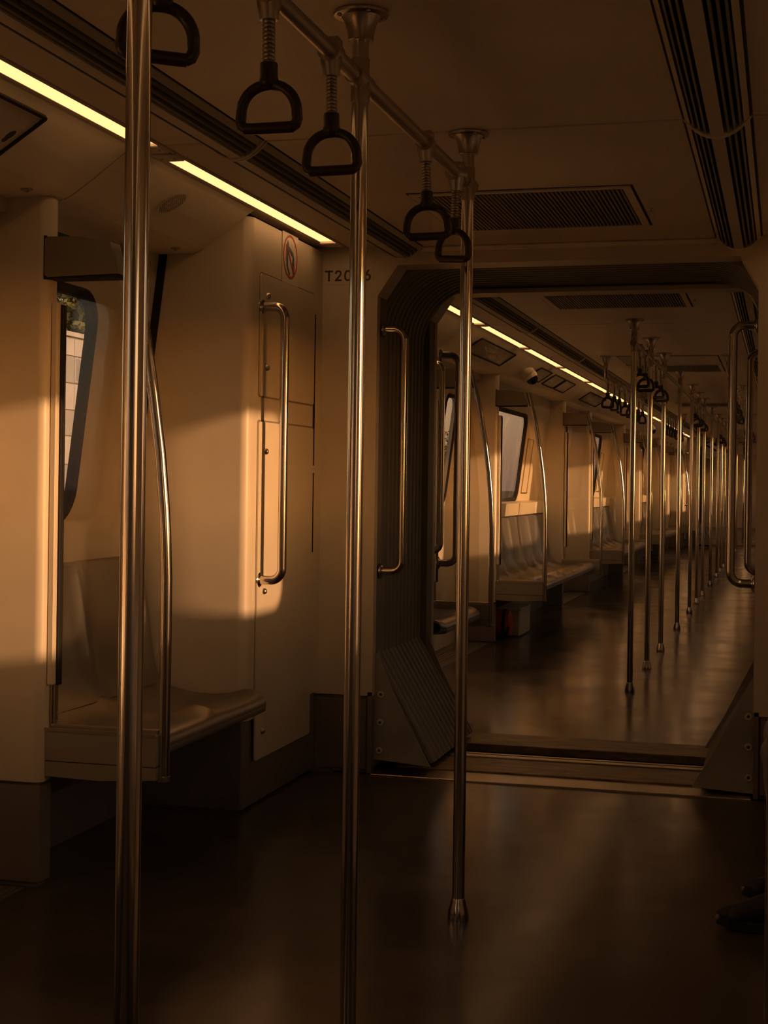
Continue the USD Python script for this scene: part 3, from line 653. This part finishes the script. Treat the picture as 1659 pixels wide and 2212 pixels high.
# ------------------------------------------------------------------ draught screens: glass, bent stanchion, transom and seat end panel
def make_screen(label, loc, rot=(0, 0, 0)):
    t = thing('draught_screen', label, 'draught screen', loc, rot); X0 = 1.05
    pts = [(-.858, .330), (-.858, .50), (-.857, .639), (-.857, .80), (-.857, .903), (-.862, 1.03), (-.866, 1.101), (-.881, 1.259), (-.905, 1.431), (-.929, 1.577), (-.952, 1.69), (-.978, 1.79), (-1.000, 1.868)]
    obj('stanchion', M().tube([(x + X0, 0, z) for x, z in pts], .0165, 20), STEEL, t, smooth=60)
    obj('stanchion_foot', M().lathe([(.0001, .322), (.017, .322), (.0185, .326), (.0185, .338), (.0165, .340)], (-.858 + X0, 0, 0), 20), STEELR, t, smooth=40)
    gl = Polygon([(-1.205, .468), (-.936, .468), (-.938, 1.10), (-.952, 1.30), (-.985, 1.56), (-1.020, 1.768), (-1.205, 1.768)])
    gl = affinity.translate(gl, X0, 0)
    g = obj('glass_panel', M().prism(gl, -.004, .004, 'y'), SCREENG, t)
    # small etched safety mark: lozenge with inner squiggle and a line of type
    lz = [(-1.193, .505), (-1.178, .513), (-1.163, .505), (-1.163, .496), (-1.178, .486), (-1.193, .496), (-1.193, .505)]
    e = M()
    for a, b in zip(lz, lz[1:]): e.prism(affinity.translate(LineString([a, b]).buffer(.0011), X0, 0), -.0052, -.0046, 'y')
    for a, b in (((-1.187, .500), (-1.180, .505)), ((-1.180, .505), (-1.176, .495)), ((-1.176, .495), (-1.169, .502)), ((-1.195, .480), (-1.158, .480)), ((-1.195, .475), (-1.158, .475))):
        e.prism(affinity.translate(LineString([a, b]).buffer(.0010), X0, 0), -.0052, -.0046, 'y')
    obj('etched_mark', e, ETCH, g, label='small etched lozenge safety mark')
    obj('clamp_strip', M().box(-1.2165 + X0, -1.1965 + X0, -.030, .018, .585, 1.695, .003), CREAM, t)
    obj('gasket', M().box(-1.196 + X0, -1.189 + X0, -.012, .014, .583, 1.690, .002), RUBBER, t)
    obj('corner_post', M().box(-1.214 + X0, -1.208 + X0, -.010, .010, .47, .585).box(-1.203 + X0, -1.199 + X0, -.010, .010, .47, .585), STEELR, t)
    tp = affinity.translate(Polygon([(-1.226, 1.772), (-1.226, 1.876), (-1.218, 1.882), (-1.12, 1.880), (-1.022, 1.862), (-.996, 1.770), (-1.218, 1.765)]), X0, 0)
    obj('transom_plate', M().prism(tp, -.056, .014, 'y'), PLATE, t, label='grey brown plate at the top of the screen')
    obj('transom_gasket', M().prism(affinity.translate(Polygon([(-1.23, 1.76), (-1.23, 1.886), (-1.224, 1.886), (-1.224, 1.766), (-1.0, 1.766), (-1.0, 1.760)]), X0, 0), -.054, .012, 'y'), RUBBER, t)
    obj('seat_end_panel', M().prism(affinity.translate(rrect(-1.228, .368, -.868, .458, .004), X0, 0), -.034, .03, 'y'), SEATPANEL, t)
    obj('seat_end_panel', M().prism(affinity.translate(Polygon([(-1.228, .322), (-1.228, .365), (-.868, .365), (-.868, .330), (-1.05, .318)]), X0, 0), -.033, .03, 'y'), SEATPANEL, t, label='lower strip of the seat end panel')
    obj('top_trim', M().box(-1.228 + X0, -.872 + X0, -.036, -.030, .452, .462).box(-1.20 + X0, -.872 + X0, -.012, .012, .459, .469), STEELR, t)
    return t
SC = make_screen('glass draught screen with bent stanchion beside the near left pillar', (-1.05, 3.885, 0))
scr = [(1, 3.885, 'glass draught screen beside the right pillar next to the seated person'), (1, 1.815, 'glass draught screen at the right picture edge, closest to the camera'), (-1, 1.815, 'glass draught screen on the left of the near doors, outside the frame'),
       (-1, 8.72, 'draught screen on the left before the first doors of the next car'), (1, 8.72, 'draught screen on the right before the first doors of the next car')]
for dd in (1, 2, 3):
    a, b = CARS[1]['doors'][dd - 1][1], CARS[1]['doors'][dd][0] if dd < 4 else 0
    for s in (-1, 1):
        scr.append((s, a + .05, f'draught screen on the {SIDE[s]} just past the {ORD[dd-1]} doors of the next car'))
        scr.append((s, b - .05, f'draught screen on the {SIDE[s]} just before the {ORD[dd]} doors of the next car'))
for s in (-1, 1): scr.append((s, 27.65, f'tiny far draught screen on the {SIDE[s]} past the fourth doors'))
for s, y, lab in scr: dup(SC, lab, (s * (1.05 if not (s > 0 and y < 2) else 1.0352), y, 0), (0, 0, 0 if s < 0 else 180))

# ------------------------------------------------------------------ signs, labels and fittings
def on_cabinet():   # no-leaning sticker, flat on the cabinet's side face (normal +x)
    t = thing('warning_sticker', 'round red-ringed no-leaning sticker high on the left cabinet', 'sticker', (-.9985, 5.338, 2.045))
    obj('backing', M().prism(rrect(-.092, -.104, .092, .088, .004), 0, .0008, 'x'), STICK, t)
    obj('ring', M().prism(Point(0, 0).buffer(.083, 32).difference(Point(0, 0).buffer(.0745, 32)), .0008, .0016, 'x'), RED, t)
    fig = Polygon([(-.046, .040), (-.030, .062), (-.018, .040), (.030, .020), (.044, -.002), (.046, -.052), (.030, -.064), (.020, -.030), (.026, .000), (-.026, .026), (-.028, -.038), (-.010, -.058), (-.002, -.066), (-.014, -.072), (-.045, -.040)])
    obj('figure', M().prism(fig, .0008, .0015, 'x'), BLUE, t, label='blue bent figure leaning on a door')
    for q in (sbox(-.052, -.02, -.046, .042), sbox(.034, -.062, .046, -.02)): obj('door_mark', M().prism(q, .0015, .002, 'x'), RED, t)
    obj('slash', M().prism(LineString([(-.034, .030), (.024, -.042)]).buffer(.0045), .0015, .0022, 'x'), RED, t)
on_cabinet()
nl = thing('number_label', 'paper car number label reading T2006 beside the gangway', 'label', (-.995, NEAR1 - .001, 1.995))
obj('paper', M().box(0, .212, -.0004, .0004, -.002, .066), PAPER, nl)
for k, ch in enumerate('T2006'):
    tm = meshkit.text_mesh(ch, .042, .0006, bold=True); v = np.array(tm.vertices); v[:, 0] -= v[:, 0].min()
    wch = v[:, 0].max(); cx = (.022, .062, .103, .145, .186)[k]
    obj('character', (np.stack([v[:, 0] + cx - wch / 2, -.0012 + (.0006 - v[:, 2]), v[:, 1] + .014], 1), np.array(tm.faces)[:, ::-1]), INK, nl)
# green strip on the left wall behind the transom plate
gs = M(); sheet(gs, rrect(4.10, 1.862, 4.575, 1.955, .004), -.0012, -.0002, -1)
obj('green_sticker', gs, GREEN, label='dark green strip sticker above the near left window', cat='sticker')
def cove_frame(s, y0, y1, label, t0=0.06, t1=0.86, near=False):
    """a framed sheet lying on the cove's slope"""
    A, B = np.array([1.006, 2.128]), np.array([1.185, 2.014]); d = B - A; nrm = np.array([d[1], -d[0]]) / np.linalg.norm(d)   # nrm points into the car
    if nrm[1] > 0: nrm = -nrm
    ln = np.linalg.norm(d); ang = math.atan2(d[1], d[0]); p0 = A + d * t0
    t = thing('advert_frame', label, 'advert frame', (s * p0[0], (y0 + y1) / 2, p0[1])); h = (y1 - y0) / 2; Ls = ln * (t1 - t0)
    def slab(poly, o0, o1):   # poly in (along slope, y)
        m = M()
        for g in getattr(poly, 'geoms', [poly]):
            e = trimesh.creation.extrude_polygon(g, o1 - o0, engine='earcut'); v = e.vertices
            q = (d / ln)[None] * v[:, :1] + nrm[None] * (v[:, 2:3] + o0)
            m.add(np.stack([s * q[:, 0], v[:, 1], q[:, 1]], 1), e.faces)
        return m
    fr = rrect(0, -h, Ls, h, .012)
    obj('frame', slab(fr.difference(rrect(.009, -h + .010, Ls - .009, h - .010, .008)), 0, .009), RUBBER, t)
    return t, slab, h, Ls
t, slab, h, Ls = cove_frame(-1, 2.25, 3.44, 'dark-framed poster panel on the near left cove, at the left edge', .04, .90)
obj('sheet', slab(sbox(.006, -h + .006, Ls - .006, h - .006), 0, .003), SHEETM, t)
obj('corner_label', slab(sbox(Ls - .128, h - .066, Ls - .022, h - .028), .003, .0038), PAPER, t)
obj('corner_print', slab(affinity.scale(Point(Ls - .085, h - .047).buffer(.014), 1.3, .9).union(Point(Ls - .066, h - .046).buffer(.010)), .0038, .0044), INK, t)
obj('corner_print', slab(LineString([(Ls - .048, h - .056), (Ls - .038, h - .036), (Ls - .034, h - .056), (Ls - .026, h - .040)]).buffer(.003), .0038, .0044), RED, t)
for nm, y0, y1, lab, post in (('p', 9.18, 10.40, 'glossy poster in a frame on the left cove over the first far doors', True), ('p', 14.62, 15.95, 'glossy poster in a frame on the left cove over the second far doors', True),
                        ('q', 11.55, 12.12, 'blank cove hatch panel beside the dome camera', False), ('q', 12.30, 12.88, 'blank cove hatch panel in the middle of the first far bench', False), ('q', 12.95, 13.52, 'blank cove hatch panel at the end of the first far bench', False)):
    t, slab, h, Ls = cove_frame(-1, y0, y1, lab, .10, .80)
    obj('sheet', slab(sbox(.006, -h + .006, Ls - .006, h - .006), 0, .003), POSTER if post else COVE, t)
    if post:
        rr_ = random.Random(int(y0 * 10)); 
        for k in range(5):
            p = [(rr_.uniform(.03, Ls - .03), rr_.uniform(-h * .8, h * .8))]
            for _ in range(4): p.append((min(Ls - .01, max(.01, p[-1][0] + rr_.uniform(-.04, .04))), max(-h * .9, min(h * .9, p[-1][1] + rr_.uniform(-.02, .22)))))
            obj('print', slab(LineString(p).buffer(.004), .003, .0036), PAPER, t)
# loudspeaker holes and small dome screws on the cove
sp = thing('speaker_grille', 'oval pattern of small speaker holes in the left cove', 'speaker', (-1.082, 4.405, 2.0795))
m = M(); sl = np.array([-.179, 0, -.114]); sl /= np.linalg.norm(sl); nn = np.array([-sl[2], 0, sl[0]]); nn = nn if nn[2] < 0 else -nn
for i in range(-6, 7):
    for j in range(-6, 7):
        a, b = (i + .5 * (j % 2)) * .0088, j * .0076
        if a * a + b * b < .052 ** 2 and not (.018 ** 2 < a * a + b * b < .026 ** 2):
            q = np.linspace(0, 2 * PI, 7)[:-1]; c = sl * a + np.array([0, b, 0])
            ring = [c + nn * .0008 + .0025 * (math.cos(w) * sl + math.sin(w) * np.array([0, 1, 0])) for w in q]
            m.add(np.vstack([ring, [c + nn * .0012]]), [(k, (k + 1) % 6, 6) for k in range(6)])
obj('holes', m, DARK, sp, kind='stuff'); obj('plate', M().add(*(lambda r: (np.vstack([r, [nn * .0003]]), [(k, (k + 1) % 32, 32) for k in range(32)]))(np.array([sl * .058 * math.cos(w) + np.array([0, .058 * math.sin(w), 0]) + nn * .0002 for w in np.linspace(0, 2 * PI, 33)[:-1]]))), COVE, sp)
for lab, x, y in (('small dome screw at the foot of the cove above the near bench', -1.235, 4.79), ('small dome screw at the foot of the cove above the near pillar', -1.235, 3.735)):
    k = thing('cove_screw', lab, 'screw', (x, y, 2.0)); obj('washer', M().lathe([(.0001, -.002), (.017, -.002), (.018, 0.0015)], n=20), STEELR, k); obj('dome', M().lathe([(.0001, -.009), (.006, -.0075), (.009, -.002)], n=16), STEELR, k, smooth=60)
# CCTV domes
for lab, x, y in (('dome security camera on the left cove of the next car, white housing', -1.11, 11.36), ('tiny far dome security camera on the left cove', -1.11, 22.3)):
    c = thing('security_camera', lab, 'camera', (x, y, 2.065), (0, -32, 0))
    obj('housing', M().mesh(trimesh.creation.icosphere(3)).get(), CREAM, c, smooth=True)
    pr = stage.GetPrimAtPath(str(c.GetPath()) + '/housing'); mm = UsdGeom.Mesh(pr); v = np.array(mm.GetPointsAttr().Get()) * (.055, .19, .035); mm.GetPointsAttr().Set([Gf.Vec3f(*map(float, q)) for q in v])
    obj('collar', M().lathe([(.054, .0), (.056, -.02), (.052, -.045), (.046, -.047)], (0, .05, -.015), 28), CREAM, c, smooth=40)
    q = np.linspace(0, PI / 2, 9); obj('lens_dome', M().lathe([(.048 * math.cos(a) + 1e-4, -.047 - .046 * math.sin(a)) for a in q], (0, .05, -.015), 28), pm('dome_black' + str(int(y)), (.01, .009, .008), .08), c, smooth=True)
# yellow notice past the first far bench screen
obj('yellow_notice', M().box(-1.36, -1.357, 10.84, 11.05, 1.66, 1.86), pm('notice_yellow', (.40, .24, .04), .5), label='faded yellow notice on the wall behind the first far stanchion', cat='sticker')
# framed panel on the far wall, sills with joints
for C in CARS[1:2]:
    for k, (a, b, ca) in enumerate(C['bays']):
        if ca: continue
        for s in (-1, 1):
            t = struct('trim_%d' % (2 * k + (s > 0)), f'cream sill panels below the {SIDE[s]} window of long bench {["", "one", "two", "three"][k]}', 'trim')
            e = np.linspace(a + .10, b - .10, 6)
            for p, q in zip(e, e[1:]):
                obj('sill_panel', M().prism(affinity.scale(Polygon([(1.40, .915), (1.388, 1.02), (1.44, 1.035), (1.475, 1.035), (1.475, .915)]), s, 1, origin=(0, 0)), p + .002, q - .002, 'y'), CREAM, t)
        if k < 3:
            t = thing('wall_frame', f'narrow framed panel on the left wall past the window of {["", "the first", "the second"][k]} long bench', 'frame', (0, 0, 0))
            y0 = a + 2.42; o = sbox(y0, 1.10, y0 + .30, 1.60)
            obj('frame', sheet(M(), o.difference(o.buffer(-.010)), -.010, -.001, -1), STEELR, t); obj('panel', sheet(M(), o.buffer(-.009), -.003, -.0005, -1), CREAM, t)

# ------------------------------------------------------------------ red extinguisher and holder under the first far bench
t = thing('fire_extinguisher', 'red fire extinguisher lying under the first long left bench', 'fire extinguisher', (-1.27, 11.13, .118))
obj('cylinder', M().lathe([(.0001, .115), (.06, .112), (.095, .095), (.106, .06), (.106, -.10), (.09, -.125), (.055, -.135), (.0001, -.135)], n=30, axis='x'), EXTRED, t, smooth=40)
obj('end_cap', M().lathe([(.0001, -.15), (.082, -.148), (.092, -.12)], n=24, axis='x'), RUBBER, t)
for x in (-.05, .06): obj('strap', M().lathe([(.1065, x - .012), (.109, x - .010), (.109, x + .010), (.1065, x + .012)], n=30, axis='x'), RUBBER, t)
obj('hose', M().tube(fillet([(.10, -.10, -.02), (.10, -.125, -.06), (.06, -.125, -.09), (.02, -.13, -.10), (-.03, -.12, -.105)], .03, 5), .010, 10), RUBBER, t, smooth=60)
t = thing('storage_box', 'beige box behind the red extinguisher under the first long left bench', 'box', (-1.20, 11.46, 0))
obj('shell', M().box(-.17, .085, -.22, .24, 0.004, .215, .012), BOXM, t); obj('lid', M().box(-.172, .088, -.222, .242, .200, .222, .006), BOXM, t)

# ------------------------------------------------------------------ seated passenger at the right edge
def body(bones, balls, refine, it=14):
    parts = []
    for a, b in bones:
        (pa, ra), (pb, rb) = balls[a], balls[b]
        sp_ = [m3.Manifold.sphere(r, 20).translate(tuple(map(float, p))) for p, r in ((pa, ra), (pb, rb))]
        parts.append(m3.Manifold.batch_hull(sp_))
    q = m3.Manifold.batch_boolean(parts, m3.OpType.Add).refine_to_length(refine).to_mesh()
    tm = trimesh.Trimesh(q.vert_properties[:, :3], q.tri_verts, process=True); trimesh.smoothing.filter_taubin(tm, iterations=it); return tm
per = thing('person', 'person in grey trousers and black shoes seated on the right bench', 'person', (1.12, 4.20, 0))
J = dict(pel=((.06, -.03, .52), .115), bel=((.10, -.03, .68), .105), che=((.12, -.04, .84), .112), nek=((.09, -.085, 1.03), .048), hed=((.045, -.13, 1.17), .084), chin=((.0, -.13, 1.115), .05), hdb=((.085, -.135, 1.185), .078),
         nose=((-.05, -.13, 1.155), .014), shl=((.09, -.19, .94), .055), shr=((.10, .12, .96), .055), ell=((.04, -.215, .72), .042), elr=((.05, .19, .72), .042), wrl=((-.14, -.15, .60), .028), wrr=((-.14, .15, .60), .028),
         earl=((.06, -.217, 1.16), .016), earr=((.06, -.045, 1.16), .016),
         hpl=((.02, -.095, .50), .092), hpr=((.02, .095, .50), .092), knl=((-.266, -.10, .470), .054), knr=((-.262, .135, .485), .054), anl=((-.228, -.125, .10), .038), anr=((-.190, .150, .10), .038))
def chain(side, y):
    fb = []
    for k in range(4):
        yy_ = y + (k - 1.5) * .019; z = .592
        ls = (.075, .085, .08, .065)[k]
        for i, (fx, fz) in enumerate(((-.165, .600), (-.165 - ls * .5, .602 - .006), (-.165 - ls * .85, .575), (-.165 - ls, .552))):
            J[f'{side}f{k}{i}'] = ((fx - .03, yy_, fz - .012), .0092 - .0006 * i)
            if i: fb.append((f'{side}f{k}{i-1}', f'{side}f{k}{i}'))
        J[f'{side}p{k}'] = ((-.15, y + (k - 1.5) * .012, .600), .013); fb.append((f'{side}p{k}', f'{side}f{k}0')); fb.append(('wr' + side, f'{side}p{k}'))
    sg = 1 if side == 'l' else -1
    J[side + 't0'] = ((-.158, y + sg * .03, .597), .012); J[side + 't1'] = ((-.19, y + sg * .05, .590), .010); J[side + 't2'] = ((-.215, y + sg * .055, .575), .0085)
    return fb + [('wr' + side, side + 't0'), (side + 't0', side + 't1'), (side + 't1', side + 't2')]
fing = chain('l', -.15) + chain('r', .15)
skel = [('pel', 'bel'), ('bel', 'che'), ('che', 'nek'), ('nek', 'hdb'), ('hed', 'hdb'), ('hed', 'chin'), ('hed', 'nose'), ('hdb', 'earl'), ('hdb', 'earr'), ('che', 'shl'), ('che', 'shr'), ('shl', 'ell'), ('shr', 'elr'), ('ell', 'wrl'), ('elr', 'wrr'),
        ('pel', 'hpl'), ('pel', 'hpr'), ('hpl', 'knl'), ('hpr', 'knr'), ('knl', 'anl'), ('knr', 'anr')]
obj('body', body(skel + fing, J, .012, 8), SKIN, per, smooth=True)
G = lambda ks, g: {k: (J[k][0], J[k][1] + g) for k in ks}
tk = G(('pel', 'hpl', 'hpr', 'knl', 'knr', 'anl', 'anr'), .013)
tr = body([('pel', 'hpl'), ('pel', 'hpr'), ('hpl', 'knl'), ('hpr', 'knr'), ('knl', 'anl'), ('knr', 'anr')], tk, .014)
nv = np.array(tr.vertices); nv += tr.vertex_normals * ((meshkit.fbm(nv * 16, 3, 3) - .5) * .012)[:, None]; tr.vertices = nv
obj('trousers', tr, TROUSER, per, smooth=True, label='grey trousers')
sk = G(('pel', 'bel', 'che', 'shl', 'shr', 'ell', 'elr', 'wrl', 'wrr', 'nek'), .014); sk['nek'] = ((.10, -.075, .985), .06); sk['wrl'] = ((-.11, -.16, .615), .040); sk['wrr'] = ((-.11, .16, .615), .040)
obj('shirt', body([('pel', 'bel'), ('bel', 'che'), ('che', 'nek'), ('che', 'shl'), ('che', 'shr'), ('shl', 'ell'), ('shr', 'elr'), ('ell', 'wrl'), ('elr', 'wrr')], sk, .016), SHIRT, per, smooth=True, label='dark shirt')
hk = dict(a=((.055, -.13, 1.212), .078), b=((.105, -.135, 1.19), .078), c=((.01, -.13, 1.242), .045))
obj('hair', body([('a', 'b'), ('a', 'c')], hk, .014), HAIR, per, smooth=True, label='short black hair')
for y in (-.160, -.100): obj('eye', M().mesh(trimesh.creation.icosphere(2, .011)).move((-.034, y, 1.178)), INK, per, smooth=True)
obj('mouth', M().box(-.050, -.042, -.150, -.110, 1.112, 1.117, .002), pm('lips', (.25, .10, .07), .5), per)
for (x, y, rz, nm) in ((-.266, -.125, 6, 'left'), (-.205, .150, -4, 'right')):
    c, s_ = math.cos(math.radians(rz)), math.sin(math.radians(rz))
    R = lambda p: (x + c * p[0] - s_ * p[1], y + s_ * p[0] + c * p[1], p[2])
    bl = dict(h=(R((.055, 0, .052)), .038), m=(R((-.03, 0, .052)), .040), f=(R((-.10, 0, .040)), .033), t=(R((-.155, 0, .034)), .021), tl=(R((-.125, -.018, .034)), .024), k=(R((.012, 0, .105)), .043), k2=(R((.03, 0, .085)), .045))
    up_ = body([('h', 'm'), ('m', 'f'), ('f', 't'), ('f', 'tl'), ('k', 'm'), ('k', 'h'), ('k2', 'f')], bl, .010, 8)
    sh = obj('shoe', up_, SHOEM, per, smooth=True, label='black trainer')
    so = Polygon([(.095, .0), (.09, .030), (.05, .037), (-.02, .035), (-.08, .043), (-.135, .036), (-.168, .012), (-.172, -.012), (-.14, -.036), (-.08, -.042), (-.02, -.034), (.05, -.037), (.09, -.030)]).buffer(.004)
    pv = M().prism(so, .002, .022, 'z'); pv.v = [np.array([R(q) for q in v]) for v in pv.v]
    for v in pv.v: v[:, 2] += np.clip((-v[:, 0] + x - .10) / .07, 0, 1) * .012
    obj('sole', pv, SHOEM, sh)
    tp = body([('a', 'b')], dict(a=(R((-.170, -.010, .030)), .009), b=(R((-.168, .010, .026)), .009)), .005, 3)
    obj('toe_cap', tp, SOLE, sh, smooth=True, label='tan rubber toe tip')

# ------------------------------------------------------------------ outside: ground, building, trees
obj('ground', M().box(-420, 300, -250, 480, -1.4, -1.2), GROUND, label='dull gravel ground outside the train', cat='ground', kind='structure')
bld = thing('building', 'pale panelled building seen through the near left window', 'building', (-30, 60, -1.2))
obj('wall_core', M().box(-9, -.10, -9, 9, 0, 8.74), TILEB, bld)
rows = [(8.64, 7.88, 0), (7.84, 6.66, 1), (6.60, 5.46, 0), (5.40, 4.30, 1), (4.24, 3.02, 0), (2.96, 1.80, 1), (1.74, .05, 0)]
for z1, z0, win in rows:
    for k in range(20):
        a = -9 + k * .90
        if win and k % 2 == 0: obj('window_frame', M().prism(sbox(a + .05, z0 + .04, a + .85, z1 - .04).difference(sbox(a + .12, z0 + .10, a + .78, z1 - .10)), -.03, .0, 'x'), TILE, bld)
        obj('window' if (win and k % 2 == 0) else 'panel', M().box(-.12, -.03 if (win and k % 2 == 0) else .0 + rnd.uniform(-.008, .008), a + .02, a + .88, z0, z1), TILEW if win and k % 2 == 0 else TILED if win else TILE, bld)
obj('coping', M().box(-9.1, .10, -9.1, 9.1, 8.72, 8.92), TILE, bld)
def tree(name, label, loc, rad, hgt, n, seed, pale=.25):
    rg = np.random.default_rng(seed); t = thing(name, label, 'tree', loc)
    obj('trunk', M().tube([(0, 0, 0), (.1, .05, hgt * .35), (0, .1, hgt * .7)], [.28, .2, .08], 10), BARK, t, smooth=60)
    cl = rg.normal(size=(26, 3)); cl /= np.linalg.norm(cl, axis=1)[:, None]; cl *= (rg.random(26) ** .4)[:, None] * np.array([rad * .8, rad * .8, hgt * .34]); cl[:, 2] += hgt * .62
    for mat, frac in ((LEAF, 1 - pale), (LEAF2, pale)):
        k = int(n * frac); c = cl[rg.integers(0, 26, k)] + rg.normal(size=(k, 3)) * rad * .20
        a = rg.normal(size=(k, 3)); a /= np.linalg.norm(a, axis=1)[:, None]; b = np.cross(a, rg.normal(size=(k, 3))); b /= np.linalg.norm(b, axis=1)[:, None]
        l = rg.uniform(.14, .30, k)[:, None]; w = l * .5
        v = np.stack([c - a * l, c + b * w, c + a * l, c - b * w], 1).reshape(-1, 3); i = np.arange(k)[:, None] * 4
        obj('foliage', (v, np.hstack([i, i + 1, i + 2, i + 3])), mat, t, kind='stuff')
tree('tree', 'dark leafy tree rising behind the pale building', (-41, 79, -1.2), 6.5, 17, 16000, 3)
tree('tree', 'leafy tree beside the one behind the pale building', (-52, 97, -1.2), 6.0, 16, 12000, 5)
for k, (x, y) in enumerate(((-42, 150), (-50, 172), (-46, 195), (-60, 215), (-52, 240))):
    tree('tree', f'hazy distant tree outside the next car window, {ORD[k]} in its row', (x, y, -1.2), 6.5, 8.5, 3500, 20 + k, .5)
